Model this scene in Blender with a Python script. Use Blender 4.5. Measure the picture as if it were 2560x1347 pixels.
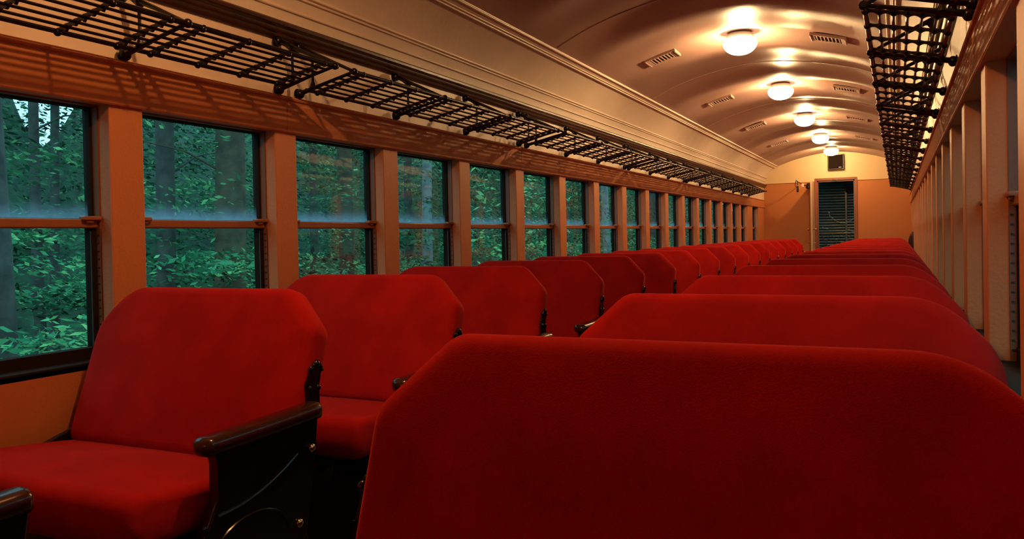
import bpy, math, random
import numpy as np
from mathutils import Matrix, Vector

for o in list(bpy.data.objects):
    bpy.data.objects.remove(o, do_unlink=True)
scene = bpy.context.scene
COL = scene.collection

# ------------------------------------------------------------------ camera
EYE = 1.12                                   # metres above the carriage floor
TH, PH, RO, FPX, CY = 0.4445, -0.0134, -0.0205, 2023.57, 619.4
fw = Vector((-math.sin(TH) * math.cos(PH), math.cos(TH) * math.cos(PH), math.sin(PH)))
rt = Vector((math.cos(TH), math.sin(TH), 0))
up = rt.cross(fw)
r2 = rt * math.cos(RO) + up * math.sin(RO)
u2 = -rt * math.sin(RO) + up * math.cos(RO)
cam = bpy.data.cameras.new('camera')
cam.sensor_fit = 'HORIZONTAL'
cam.sensor_width = 36.0
cam.lens = FPX / 2560 * 36.0
cam.shift_y = -(673.5 - CY) / 2560
cam.clip_start = 0.02
cam.clip_end = 200
cam_o = bpy.data.objects.new('camera', cam)
COL.objects.link(cam_o)
M = Matrix((r2, u2, -fw)).transposed().to_4x4()
M.translation = Vector((0, 0, EYE))
cam_o.matrix_world = M
scene.camera = cam_o

# ------------------------------------------------------------------ view, sky
scene.view_settings.view_transform = 'Standard'
scene.view_settings.look = 'None'
scene.view_settings.exposure = 0.0
scene.view_settings.gamma = 1.0
scene.view_settings.use_curve_mapping = False
scene.cycles.use_denoising = True
scene.cycles.max_bounces = 5
scene.cycles.diffuse_bounces = 3
scene.cycles.glossy_bounces = 2
scene.cycles.transmission_bounces = 2
scene.cycles.transparent_max_bounces = 8
scene.cycles.use_adaptive_sampling = True
scene.cycles.adaptive_threshold = 0.05
scene.cycles.sample_clamp_indirect = 4.0

SKY = 2.6
world = bpy.data.worlds.new('dusk_sky')
scene.world = world
world.use_nodes = True
wn = world.node_tree
wn.nodes.clear()
w_out = wn.nodes.new('ShaderNodeOutputWorld')
w_bg = wn.nodes.new('ShaderNodeBackground')
w_tc = wn.nodes.new('ShaderNodeTexCoord')
w_sep = wn.nodes.new('ShaderNodeSeparateXYZ')
w_cr = wn.nodes.new('ShaderNodeValToRGB')
w_cr.color_ramp.elements[0].position = 0.0
w_cr.color_ramp.elements[0].color = (0.30, 0.62, 0.78, 1)
w_cr.color_ramp.elements[1].position = 0.7
w_cr.color_ramp.elements[1].color = (0.22, 0.58, 0.70, 1)
wn.links.new(w_tc.outputs['Generated'], w_sep.inputs[0])
wn.links.new(w_sep.outputs['Z'], w_cr.inputs[0])
wn.links.new(w_cr.outputs[0], w_bg.inputs['Color'])
w_bg.inputs['Strength'].default_value = SKY
wn.links.new(w_bg.outputs[0], w_out.inputs[0])

BULB_FAR = (1.0, 0.60, 0.255)              # bulbs down the car
BULB_NEAR = (1.0, 0.46, 0.15)             # older, more amber bulbs near the camera
BULB_POWER = 3200.0

# ------------------------------------------------------------------ shared measures (x across, y along the car, z up; the eye is x = y = 0)
XL, XR = -2.61, 0.255
XC = (XL + XR) / 2
PIT = 0.8786                                 # window and seat pitch
PY = 2.2069                                  # far edge of the first pillar in view
PW = 0.148                                   # pillar width
YB, YE = -5.0, 18.3                          # back and end walls
ZH = EYE + 0.519                             # window head
ZS = EYE - 0.425                             # window sill
RNG = random.Random(7)

# ------------------------------------------------------------------ materials
def mat(name):
    m = bpy.data.materials.new(name)
    m.use_nodes = True
    return m, m.node_tree, m.node_tree.nodes['Principled BSDF']

def paint(name, c, rough=0.5, bump=0.0, scale=60.0, var=0.06, spec=0.5, metal=0.0, coat=0.0, vscale=3.0):
    m, t, b = mat(name)
    b.inputs['Roughness'].default_value = rough
    b.inputs['Specular IOR Level'].default_value = spec
    b.inputs['Metallic'].default_value = metal
    b.inputs['Coat Weight'].default_value = coat
    tc = t.nodes.new('ShaderNodeTexCoord')
    n = t.nodes.new('ShaderNodeTexNoise')
    n.inputs['Scale'].default_value = vscale
    n.inputs['Detail'].default_value = 4
    t.links.new(tc.outputs['Object'], n.inputs['Vector'])
    cr = t.nodes.new('ShaderNodeValToRGB')
    cr.color_ramp.elements[0].position = 0.3
    cr.color_ramp.elements[1].position = 0.7
    cr.color_ramp.elements[0].color = tuple(max(0, v * (1 - var)) for v in c) + (1,)
    cr.color_ramp.elements[1].color = tuple(min(1, v * (1 + var)) for v in c) + (1,)
    t.links.new(n.outputs['Fac'], cr.inputs[0])
    t.links.new(cr.outputs[0], b.inputs['Base Color'])
    if bump > 0:
        n2 = t.nodes.new('ShaderNodeTexNoise')
        n2.inputs['Scale'].default_value = scale
        n2.inputs['Detail'].default_value = 3
        t.links.new(tc.outputs['Object'], n2.inputs['Vector'])
        bp = t.nodes.new('ShaderNodeBump')
        bp.inputs['Strength'].default_value = bump
        bp.inputs['Distance'].default_value = 0.01
        t.links.new(n2.outputs['Fac'], bp.inputs['Height'])
        t.links.new(bp.outputs[0], b.inputs['Normal'])
    return m

CREAM = (0.78, 0.64, 0.52)
TAN = (0.57, 0.195, 0.068)
M_TAN = paint('tan_wall_paint', TAN, 0.5, 0.12, 90)
M_CREAM = paint('cream_paint', CREAM, 0.42, 0.10, 40)
M_CEIL = paint('shaded_cream_ceiling_paint', (0.47, 0.31, 0.27), 0.42, 0.06, 30)  # same cream, darkened: the arch's weaker light is put into the colour
M_BEAD = paint('cream_bead_paint', (0.78, 0.62, 0.50), 0.35)
M_CORN = paint('dark_brown_varnish', (0.045, 0.014, 0.007), 0.28, 0.1, 40, 0.3, vscale=12)
M_SASH = paint('brown_sash_paint', (0.20, 0.075, 0.03), 0.35)
M_DARK = paint('dark_sash_paint', (0.018, 0.010, 0.006), 0.7, spec=0.1)
M_RAIL = paint('brown_rail_paint', (0.33, 0.12, 0.045), 0.28)
M_STEEL = paint('worn_steel', (0.16, 0.14, 0.13), 0.4, metal=0.9)
M_RATCH = paint('dull_ratchet_metal', (0.05, 0.035, 0.03), 0.45, metal=0.6)
M_IRON = paint('black_iron_enamel', (0.008, 0.006, 0.004), 0.22, 0.05, 50, 0.2)
M_RACK = paint('black_rack_enamel', (0.0045, 0.0022, 0.0015), 0.3, 0.0, spec=0.35)
M_WOOD = paint('varnished_armrest_wood', (0.040, 0.010, 0.004), 0.2, 0.0, var=0.3, coat=0.15, vscale=14)
M_FLOOR = paint('dark_floor_covering', (0.035, 0.022, 0.016), 0.5, 0.1, 30, 0.3)
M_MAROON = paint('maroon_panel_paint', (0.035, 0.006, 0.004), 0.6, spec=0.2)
M_DOORFR = paint('red_brown_door_frame', (0.22, 0.055, 0.025), 0.35)
M_DOOR = paint('cream_door_paint', (0.62, 0.42, 0.26), 0.35)
M_BRASS = paint('brass', (0.8, 0.55, 0.25), 0.2, metal=1.0)
M_SPK = paint('black_speaker_cloth', (0.010, 0.0055, 0.004), 0.9, 0.3, 300, spec=0.1)
M_WHITE = paint('white_print', (0.85, 0.82, 0.75), 0.5)
M_SHUT = paint('dark_blue_shutter', (0.016, 0.042, 0.05), 0.35)
M_CHAIN = paint('bare_chain_steel', (0.40, 0.47, 0.50), 0.35, metal=0.9)
M_VENT = paint('vent_paint', (0.50, 0.34, 0.29), 0.4)
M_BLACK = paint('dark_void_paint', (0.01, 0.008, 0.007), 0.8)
M_BARK = paint('grey_brown_bark', (0.085, 0.075, 0.065), 0.9, 0.8, 14, 0.5, vscale=5)
M_BARKP = paint('pale_bark', (0.30, 0.31, 0.32), 0.9, 0.6, 14, 0.4, vscale=5)
M_BARKB = paint('brown_bark', (0.10, 0.075, 0.045), 0.9, 0.8, 14, 0.5, vscale=5)
M_GROUND = paint('forest_floor', (0.025, 0.06, 0.03), 0.95, 0.8, 5, 0.6)

def velvet():
    m, t, b = mat('red_plush_velvet')
    tc = t.nodes.new('ShaderNodeTexCoord')
    oi = t.nodes.new('ShaderNodeObjectInfo')
    add = t.nodes.new('ShaderNodeVectorMath'); add.operation = 'ADD'
    t.links.new(tc.outputs['Object'], add.inputs[0])
    t.links.new(oi.outputs['Location'], add.inputs[1])
    n = t.nodes.new('ShaderNodeTexNoise')
    n.inputs['Scale'].default_value = 7
    n.inputs['Detail'].default_value = 5
    t.links.new(add.outputs[0], n.inputs['Vector'])
    cr = t.nodes.new('ShaderNodeValToRGB')
    cr.color_ramp.elements[0].position = 0.35
    cr.color_ramp.elements[1].position = 0.68
    cr.color_ramp.elements[0].color = (0.40, 0.0095, 0.0065, 1)
    cr.color_ramp.elements[1].color = (0.52, 0.013, 0.009, 1)
    t.links.new(n.outputs['Fac'], cr.inputs[0])
    t.links.new(cr.outputs[0], b.inputs['Base Color'])
    b.inputs['Roughness'].default_value = 0.9
    b.inputs['Specular IOR Level'].default_value = 0.08
    b.inputs['Sheen Weight'].default_value = 0.6
    b.inputs['Sheen Roughness'].default_value = 0.35
    b.inputs['Sheen Tint'].default_value = (0.85, 0.09, 0.06, 1)
    n2 = t.nodes.new('ShaderNodeTexNoise')
    n2.inputs['Scale'].default_value = 420
    t.links.new(tc.outputs['Object'], n2.inputs['Vector'])
    bp = t.nodes.new('ShaderNodeBump')
    bp.inputs['Strength'].default_value = 0.25
    bp.inputs['Distance'].default_value = 0.003
    t.links.new(n2.outputs['Fac'], bp.inputs['Height'])
    t.links.new(bp.outputs[0], b.inputs['Normal'])
    return m
M_RED = velvet()

def glass(name, z0=None, z1=None, top=0.0):
    """thin window pane; with z0..z1 the lower edge carries a band of misty grime"""
    m = bpy.data.materials.new(name)
    m.use_nodes = True
    t = m.node_tree
    t.nodes.clear()
    out = t.nodes.new('ShaderNodeOutputMaterial')
    tr = t.nodes.new('ShaderNodeBsdfTransparent')
    tr.inputs[0].default_value = (0.92, 0.97, 0.96, 1)
    gl = t.nodes.new('ShaderNodeBsdfGlossy')
    gl.inputs['Roughness'].default_value = 0.03
    fr = t.nodes.new('ShaderNodeFresnel')
    fr.inputs[0].default_value = 1.30
    ml = t.nodes.new('ShaderNodeMath'); ml.operation = 'MULTIPLY'; ml.inputs[1].default_value = 0.25
    t.links.new(fr.outputs[0], ml.inputs[0])
    mx = t.nodes.new('ShaderNodeMixShader')
    t.links.new(ml.outputs[0], mx.inputs[0])
    t.links.new(tr.outputs[0], mx.inputs[1])
    t.links.new(gl.outputs[0], mx.inputs[2])
    last = mx
    if z0 is not None:
        tc = t.nodes.new('ShaderNodeTexCoord')
        sp = t.nodes.new('ShaderNodeSeparateXYZ')
        t.links.new(tc.outputs['Object'], sp.inputs[0])
        n = t.nodes.new('ShaderNodeTexNoise'); n.inputs['Scale'].default_value = 9
        t.links.new(tc.outputs['Object'], n.inputs['Vector'])
        n1 = t.nodes.new('ShaderNodeMath'); n1.operation = 'MULTIPLY_ADD'
        n1.inputs[1].default_value = 0.05; t.links.new(n.outputs['Fac'], n1.inputs[0])
        t.links.new(sp.outputs['Z'], n1.inputs[2])
        mr = t.nodes.new('ShaderNodeMapRange')
        mr.inputs['From Min'].default_value = z0 + 0.02
        mr.inputs['From Max'].default_value = z1 + 0.02
        mr.inputs['To Min'].default_value = 1.0
        mr.inputs['To Max'].default_value = 0.0
        t.links.new(n1.outputs[0], mr.inputs['Value'])
        pw = t.nodes.new('ShaderNodeMath'); pw.operation = 'POWER'; pw.inputs[1].default_value = 2.0
        t.links.new(mr.outputs[0], pw.inputs[0])
        oi = t.nodes.new('ShaderNodeObjectInfo')
        rm = t.nodes.new('ShaderNodeMapRange')
        rm.inputs['To Min'].default_value = 0.35
        rm.inputs['To Max'].default_value = 0.85
        t.links.new(oi.outputs['Random'], rm.inputs['Value'])
        fm = t.nodes.new('ShaderNodeMath'); fm.operation = 'MULTIPLY'
        t.links.new(pw.outputs[0], fm.inputs[0]); t.links.new(rm.outputs[0], fm.inputs[1])
        fa = t.nodes.new('ShaderNodeMath'); fa.operation = 'ADD'; fa.inputs[1].default_value = 0.008
        t.links.new(fm.outputs[0], fa.inputs[0])
        tl = t.nodes.new('ShaderNodeBsdfTranslucent')
        tl.inputs[0].default_value = (0.62, 0.68, 0.85, 1)
        m2 = t.nodes.new('ShaderNodeMixShader')
        t.links.new(fa.outputs[0], m2.inputs[0])
        t.links.new(mx.outputs[0], m2.inputs[1])
        t.links.new(tl.outputs[0], m2.inputs[2])
        last = m2
    t.links.new(last.outputs[0], out.inputs[0])
    return m

def bulb_mat(name, c, k=1.0):
    m, t, b = mat(name)
    b.inputs['Base Color'].default_value = (0.9, 0.85, 0.75, 1)
    b.inputs['Emission Color'].default_value = c + (1,)
    b.inputs['Emission Strength'].default_value = BULB_POWER * k
    return m
M_BULB = bulb_mat('lit_bulb', BULB_FAR)
M_BULBN = bulb_mat('lit_amber_bulb', BULB_NEAR)
M_BULB_FILL = bulb_mat('amber_fill_bulb', BULB_NEAR, 0.25)

def opal(name, c):
    """thin glowing opal glass: most of the bulb's light passes straight through, the glass itself glows"""
    m = bpy.data.materials.new(name)
    m.use_nodes = True
    t = m.node_tree
    t.nodes.clear()
    out = t.nodes.new('ShaderNodeOutputMaterial')
    tr = t.nodes.new('ShaderNodeBsdfTransparent')
    em = t.nodes.new('ShaderNodeEmission')
    em.inputs[0].default_value = c + (1,)
    em.inputs[1].default_value = 14.0
    mx = t.nodes.new('ShaderNodeMixShader'); mx.inputs[0].default_value = 0.4
    t.links.new(tr.outputs[0], mx.inputs[1]); t.links.new(em.outputs[0], mx.inputs[2])
    t.links.new(mx.outputs[0], out.inputs[0])
    return m
M_OPAL = opal('glowing_opal_glass', (1.0, 0.72, 0.40))

def leaf_mat(name, c0, c1, c2):
    m = bpy.data.materials.new(name)
    m.use_nodes = True
    t = m.node_tree
    t.nodes.clear()
    out = t.nodes.new('ShaderNodeOutputMaterial')
    at = t.nodes.new('ShaderNodeAttribute'); at.attribute_name = 'leaf_tone'
    cr = t.nodes.new('ShaderNodeValToRGB')
    cr.color_ramp.elements[0].color = c0 + (1,)
    cr.color_ramp.elements[1].color = c2 + (1,)
    e = cr.color_ramp.elements.new(0.55); e.color = c1 + (1,)
    t.links.new(at.outputs['Fac'], cr.inputs[0])
    d = t.nodes.new('ShaderNodeBsdfDiffuse')
    tl = t.nodes.new('ShaderNodeBsdfTranslucent')
    t.links.new(cr.outputs[0], d.inputs[0]); t.links.new(cr.outputs[0], tl.inputs[0])
    mx = t.nodes.new('ShaderNodeMixShader'); mx.inputs[0].default_value = 0.35
    t.links.new(d.outputs[0], mx.inputs[1]); t.links.new(tl.outputs[0], mx.inputs[2])
    t.links.new(mx.outputs[0], out.inputs[0])
    return m
M_LEAF = leaf_mat('green_leaves', (0.010, 0.036, 0.016), (0.075, 0.27, 0.12), (0.42, 0.85, 0.36))
M_FERN = leaf_mat('undergrowth_leaves', (0.012, 0.048, 0.024), (0.12, 0.47, 0.24), (0.50, 0.95, 0.36))

# ------------------------------------------------------------------ mesh helpers
class MB:
    def __init__(s):
        s.v = []; s.f = []
    def add(s, vs, fs, T=None):
        k = len(s.v)
        if T is not None:
            vs = [T @ Vector(v) for v in vs]
        s.v += [tuple(v) for v in vs]
        s.f += [tuple(i + k for i in f) for f in fs]
        return s
    def box(s, x0, x1, y0, y1, z0, z1, T=None):
        vs = [(x, y, z) for x in (x0, x1) for y in (y0, y1) for z in (z0, z1)]
        fs = [(0, 1, 3, 2), (4, 6, 7, 5), (0, 4, 5, 1), (2, 3, 7, 6), (0, 2, 6, 4), (1, 5, 7, 3)]
        return s.add(vs, fs, T)
    def tube(s, pts, r, n=8, caps=True):
        pts = [Vector(p) for p in pts]
        rs = r if isinstance(r, (list, tuple)) else [r] * len(pts)
        vs, fs = [], []
        ref = None
        for i, p in enumerate(pts):
            d = (pts[min(i + 1, len(pts) - 1)] - pts[max(i - 1, 0)]).normalized()
            if ref is None:
                ref = Vector((0, 0, 1)) if abs(d.z) < 0.9 else Vector((1, 0, 0))
            a = d.cross(ref).normalized(); b = a.cross(d).normalized()
            ref = b
            for j in range(n):
                t = 2 * math.pi * j / n
                vs.append(p + (a * math.cos(t) + b * math.sin(t)) * rs[i])
        for i in range(len(pts) - 1):
            for j in range(n):
                j2 = (j + 1) % n
                fs.append((i * n + j, i * n + j2, (i + 1) * n + j2, (i + 1) * n + j))
        if caps:
            fs.append(tuple(range(n))[::-1])
            fs.append(tuple((len(pts) - 1) * n + j for j in range(n)))
        return s.add(vs, fs)
    def ball(s, c, r, n=12, m=8, sc=(1, 1, 1)):
        vs, fs = [(c[0], c[1], c[2] - r * sc[2])], []
        for i in range(1, m):
            t = math.pi * i / m
            for j in range(n):
                u = 2 * math.pi * j / n
                vs.append((c[0] + r * sc[0] * math.sin(t) * math.cos(u), c[1] + r * sc[1] * math.sin(t) * math.sin(u), c[2] - r * sc[2] * math.cos(t)))
        vs.append((c[0], c[1], c[2] + r * sc[2]))
        for j in range(n):
            fs.append((0, 1 + (j + 1) % n, 1 + j))
        for i in range(m - 2):
            for j in range(n):
                a = 1 + i * n; j2 = (j + 1) % n
                fs.append((a + j, a + j2, a + n + j2, a + n + j))
        k = 1 + (m - 2) * n
        for j in range(n):
            fs.append((k + j, k + (j + 1) % n, len(vs) - 1))
        return s.add(vs, fs)
    def prism(s, poly, f0, f1):
        """poly = list of 2-D points; f0, f1 map a point to the two end faces"""
        n = len(poly)
        vs = [f0(p) for p in poly] + [f1(p) for p in poly]
        fs = [tuple(range(n))[::-1], tuple(range(n, 2 * n))]
        fs += [(i, (i + 1) % n, n + (i + 1) % n, n + i) for i in range(n)]
        return s.add(vs, fs)
    def lathe(s, prof, c, n=24):
        vs, fs = [], []
        for r, z in prof:
            for j in range(n):
                u = 2 * math.pi * j / n
                vs.append((c[0] + r * math.cos(u), c[1] + r * math.sin(u), c[2] + z))
        for i in range(len(prof) - 1):
            for j in range(n):
                j2 = (j + 1) % n
                fs.append((i * n + j, i * n + j2, (i + 1) * n + j2, (i + 1) * n + j))
        return s.add(vs, fs)
    def rings(s, rings, cap0=True, cap1=True):
        n = len(rings[0]); vs = [p for r in rings for p in r]; fs = []
        for i in range(len(rings) - 1):
            for j in range(n):
                j2 = (j + 1) % n
                fs.append((i * n + j, i * n + j2, (i + 1) * n + j2, (i + 1) * n + j))
        if cap0: fs.append(tuple(range(n))[::-1])
        if cap1: fs.append(tuple((len(rings) - 1) * n + j for j in range(n)))
        return s.add(vs, fs)
    def build(s, name, m, parent=None, smooth=True, bevel=0.0, loc=None, angle=40):
        me = bpy.data.meshes.new(name)
        me.from_pydata(s.v, [], s.f)
        me.materials.append(m)
        me.validate()
        import bmesh
        bm = bmesh.new(); bm.from_mesh(me)
        bmesh.ops.recalc_face_normals(bm, faces=bm.faces)
        bm.to_mesh(me); bm.free()
        if smooth:
            me.polygons.foreach_set('use_smooth', [True] * len(me.polygons))
            me.set_sharp_from_angle(angle=math.radians(angle))
        o = bpy.data.objects.new(name, me)
        COL.objects.link(o)
        if parent is not None:
            o.parent = parent
        if loc is not None:
            o.location = loc
        if bevel > 0:
            b = o.modifiers.new('edge', 'BEVEL')
            b.width = bevel; b.segments = 2; b.limit_method = 'ANGLE'
            b.harden_normals = False
        return o

def tag(o, label=None, cat=None, group=None, kind=None):
    if label: o['label'] = label
    if cat: o['category'] = cat
    if group: o['group'] = group
    if kind: o['kind'] = kind
    return o

def empty(name, loc=(0, 0, 0)):
    o = bpy.data.objects.new(name, None)
    o.empty_display_size = 0.1
    o.location = loc
    COL.objects.link(o)
    return o

def copy_tree(o, parent=None):
    c = o.copy()
    COL.objects.link(c)
    if parent is not None:
        c.parent = parent
    for ch in o.children:
        copy_tree(ch, c)
    return c

ORD = ['first', 'second', 'third', 'fourth', 'fifth', 'sixth', 'seventh', 'eighth', 'ninth', 'tenth', 'eleventh', 'twelfth',
       'thirteenth', 'fourteenth', 'fifteenth', 'sixteenth', 'seventeenth', 'eighteenth']

# ------------------------------------------------------------------ ceiling profile (x distance from the left wall side, height above the eye)
PROF = [(-2.60, 1.00), (-2.588, 1.06), (-2.555, 1.15), (-2.50, 1.245), (-2.43, 1.325), (-2.34, 1.392), (-2.2, 1.455), (-2.0, 1.53),
        (-1.75, 1.597), (-1.45, 1.652), (XC, 1.672)]

def ceil_z(x):
    x = x if x <= XC else 2 * XC - x
    xs = [p[0] for p in PROF]; zs = [p[1] for p in PROF]
    if x <= xs[0]: return zs[0] + EYE
    for i in range(len(xs) - 1):
        if x <= xs[i + 1]:
            # Catmull-Rom through the points
            x0 = xs[i - 1] if i > 0 else 2 * xs[i] - xs[i + 1]; z0 = zs[i - 1] if i > 0 else 2 * zs[i] - zs[i + 1]
            if i + 2 < len(xs): x3, z3 = xs[i + 2], zs[i + 2]
            else: x3, z3 = 2 * xs[i + 1] - xs[i], zs[i]
            h = xs[i + 1] - xs[i]; t = (x - xs[i]) / h
            m0 = (zs[i + 1] - z0) / (xs[i + 1] - x0) * h; m1 = (z3 - zs[i]) / (x3 - xs[i]) * h
            z = (2*t**3 - 3*t*t + 1)*zs[i] + (t**3 - 2*t*t + t)*m0 + (-2*t**3 + 3*t*t)*zs[i+1] + (t**3 - t*t)*m1
            return z + EYE
    return zs[-1] + EYE

def side(x, s):
    """x given for the left side; s = -1 left, +1 mirrored to the right"""
    return x if s < 0 else 2 * XC - x

# ------------------------------------------------------------------ the car body
tag(MB().box(XL - 0.2, XR + 0.2, YB, YE, -0.06, 0.0).build('floor', M_FLOOR, smooth=False), 'dark covering of the carriage floor', 'floor', kind='structure')

def ripple(x, y):
    a = max(0.0, 1 - abs((x - XC) / 1.12) ** 5)
    w = 0.0150 * math.sin(2 * math.pi * (y + 0.14 * math.sin(1.1 * x + y * 0.6)) / 1.32 + 0.5 * (x - XC))
    w += 0.0080 * math.sin(2 * math.pi * y / 0.71 + 1.3 * math.sin(x * 1.3 + y * 0.45))
    w += 0.0040 * math.sin(2 * math.pi * y / 2.1 + 1.6 * x)
    return a * w * 1.15

def build_ceiling():
    xs = []
    for i in range(41):
        t = i / 40 * math.pi / 2
        xs.append(XL + 0.01 + (XC - XL - 0.01) * (1 - math.cos(t)))
    xs = xs + [2 * XC - x for x in xs[-2::-1]]
    ny = int((YE + 0.05 - YB) / 0.045)
    ys = [YB + (YE + 0.05 - YB) * i / ny for i in range(ny + 1)]
    vs = [(x, y, ceil_z(x) + ripple(x, y)) for y in ys for x in xs]
    n = len(xs)
    fs = [(j * n + i, j * n + i + 1, (j + 1) * n + i + 1, (j + 1) * n + i) for j in range(ny) for i in range(n - 1)]
    o = MB().add(vs, fs).build('ceiling', M_CEIL, angle=60)
    o.data.materials.append(M_CREAM)             # better-lit coves outside the reeded mouldings keep the full cream
    for p in o.data.polygons:
        if p.center.x < -2.34 or p.center.x > 2 * XC + 2.34: p.material_index = 1
    return o
tag(build_ceiling(), 'rippled cream barrel ceiling of the carriage', 'ceiling', kind='structure')

# windows lie between pillars: window i (1..17) spans PY + PIT*(i-2) .. + (PIT - PW); the 18th follows a wide pier
HALF = (PIT - PW) / 2
WIN_Y = [PY + PIT * (i - 2) + HALF for i in range(1, 18)] + [17.065]
PIERS = [(PY + PIT * (i - 2) - PW, PY + PIT * (i - 2)) for i in range(2, 18)]
PIERS += [(WIN_Y[16] + HALF, WIN_Y[17] - HALF)]

def build_wall(s):
    nm = 'wall_left' if s < 0 else 'wall_right'
    xi, xo = side(XL, s), side(XL - 0.13, s)
    x0, x1 = min(xi, xo), max(xi, xo)
    w = MB().box(x0, x1, YB, YE + 0.1, -0.06, ZS)
    w.box(x0, x1, YB, WIN_Y[0] - HALF, ZS, ZH)
    w.box(x0, x1, WIN_Y[17] + HALF, YE + 0.1, ZS, ZH)
    w.box(x0, x1, YB, YE + 0.1, ZH, EYE + 0.69)
    wo = tag(w.build(nm, M_TAN, smooth=False), 'tan painted carriage wall on the ' + ('left' if s < 0 else 'right'), 'wall', kind='structure')
    f = MB().box(x0, x1, YB, YE + 0.1, EYE + 0.69, EYE + 1.08)
    f.build('frieze', M_CREAM, wo, smooth=False)
    pm = None
    for a, b in PIERS:
        if pm is None or abs((b - a) - PW) > 0.01:
            hw = (b - a) / 2
            p = MB().box(x0 - xi, x1 - xi, -hw, hw, ZS - 0.01, ZH + 0.01).build('window_pillar', M_TAN, wo, smooth=False, bevel=0.005, loc=(xi, (a + b) / 2, 0))
            pm = pm or p
        else:
            p = pm.copy(); COL.objects.link(p); p.parent = wo
            p.location = (xi, (a + b) / 2, 0)
    return wo
WALL_L = build_wall(-1)
WALL_R = build_wall(1)

def extrude_y(name, poly, m, y0=YB, y1=YE, parent=None, smooth=True, angle=35):
    b = MB().prism(poly, lambda p: (p[0], y0, p[1]), lambda p: (p[0], y1, p[1]))
    return b.build(name, m, parent, smooth=smooth, angle=angle)

TRIM = [0]
def trim(o, label):
    return tag(o, label, 'trim', kind='structure')
def trim_name():
    TRIM[0] += 1
    return 'trim_%d' % TRIM[0]

SIDE = {-1: 'left', 1: 'right'}
for s in (-1, 1):
    S = lambda x: side(x, s)
    E_ = lambda z: z + EYE
    # letterboard: flat board over the windows with a rounded lower lip and a small bead on top
    poly = [(S(-2.62), E_(0.516)), (S(-2.598), E_(0.516)), (S(-2.594), E_(0.521)), (S(-2.594), E_(0.664)), (S(-2.585), E_(0.668)), (S(-2.582), E_(0.676)),
            (S(-2.587), E_(0.684)), (S(-2.596), E_(0.688)), (S(-2.62), E_(0.690))]
    lb = MB()
    seams = [0.374 + 2.636 * k for k in range(-1, 8)]
    edges = [YB] + [y for y in seams if YB < y < YE] + [YE]
    for a, b in zip(edges[:-1], edges[1:]):
        lb.prism(poly, lambda p, a=a: (p[0], a + 0.0015, p[1]), lambda p, b=b: (p[0], b - 0.0015, p[1]))
    o = trim(lb.build(trim_name(), M_TAN, angle=25), 'tan letterboard running above the %s windows' % SIDE[s])
    # varnished cornice
    c = [(-2.62, 0.948), (-2.596, 0.948), (-2.588, 0.956), (-2.585, 0.966), (-2.575, 0.970), (-2.568, 0.978), (-2.566, 0.990), (-2.556, 0.994), (-2.548, 1.000),
         (-2.547, 1.012), (-2.553, 1.020), (-2.565, 1.026), (-2.62, 1.03)]
    trim(extrude_y(trim_name(), [(S(x), E_(z)) for x, z in c], M_CORN), 'dark varnished cornice above the %s luggage racks' % SIDE[s])
    # beads on the cove
    def bead(x, r, name=None):
        z = ceil_z(x) - 0.002
        n = 10
        pts = [(S(x) + r * math.cos(2 * math.pi * i / n), z + r * math.sin(2 * math.pi * i / n)) for i in range(n)]
        return pts
    b = MB()
    for x, r in ((-2.578, 0.008),):
        p = bead(x, r); b.prism(p, lambda q: (q[0], YB, q[1]), lambda q: (q[0], YE, q[1]))
    trim(b.build(trim_name(), M_BEAD), 'single bead low on the %s cove' % SIDE[s])
    b = MB()
    for x, r in ((-2.553, 0.007), (-2.545, 0.008)):
        p = bead(x, r); b.prism(p, lambda q: (q[0], YB, q[1]), lambda q: (q[0], YE, q[1]))
    trim(b.build(trim_name(), M_BEAD), 'double bead on the %s cove' % SIDE[s])
    b = MB()
    za, zb = ceil_z(-2.375), ceil_z(-2.305)
    flat = [(S(-2.378), za + 0.01), (S(-2.372), za - 0.010), (S(-2.309), zb - 0.010), (S(-2.303), zb + 0.01)]
    b.prism(flat, lambda q: (q[0], YB, q[1]), lambda q: (q[0], YE, q[1]))
    for x, r, d in ((-2.368, 0.008, 0.008), (-2.352, 0.007, 0.008), (-2.312, 0.009, 0.008)):
        z = ceil_z(x) - d
        pts = [(S(x) + r * math.cos(2 * math.pi * i / 10), z + r * math.sin(2 * math.pi * i / 10)) for i in range(10)]
        b.prism(pts, lambda q: (q[0], YB, q[1]), lambda q: (q[0], YE, q[1]))
    trim(b.build(trim_name(), M_BEAD), 'reeded moulding along the %s edge of the ceiling' % SIDE[s])

# ribs covering the joints of the ceiling sheets
for k in range(-3, 5):
    y = 8.32 + 2.64 * k
    b = MB()
    rings = []
    for i in range(57):
        x = -2.29 + (2 * (XC + 2.29)) * i / 56
        z = ceil_z(x) + ripple(x, y)
        nrm = Vector((ceil_z(x + 0.01) - ceil_z(x - 0.01), 0, -0.02)).normalized()
        c = Vector((x, y, z))
        rings.append([c + Vector((0, -0.012, 0)) - nrm * 0.004, c + Vector((0, -0.007, 0)) + nrm * 0.004, c + Vector((0, 0.007, 0)) + nrm * 0.004, c + Vector((0, 0.012, 0)) - nrm * 0.004])
    b.rings(rings)
    trim(b.build(trim_name(), M_CEIL, angle=60), '%s joint strip across the ceiling, counted from the rear' % ORD[k + 3])

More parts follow.
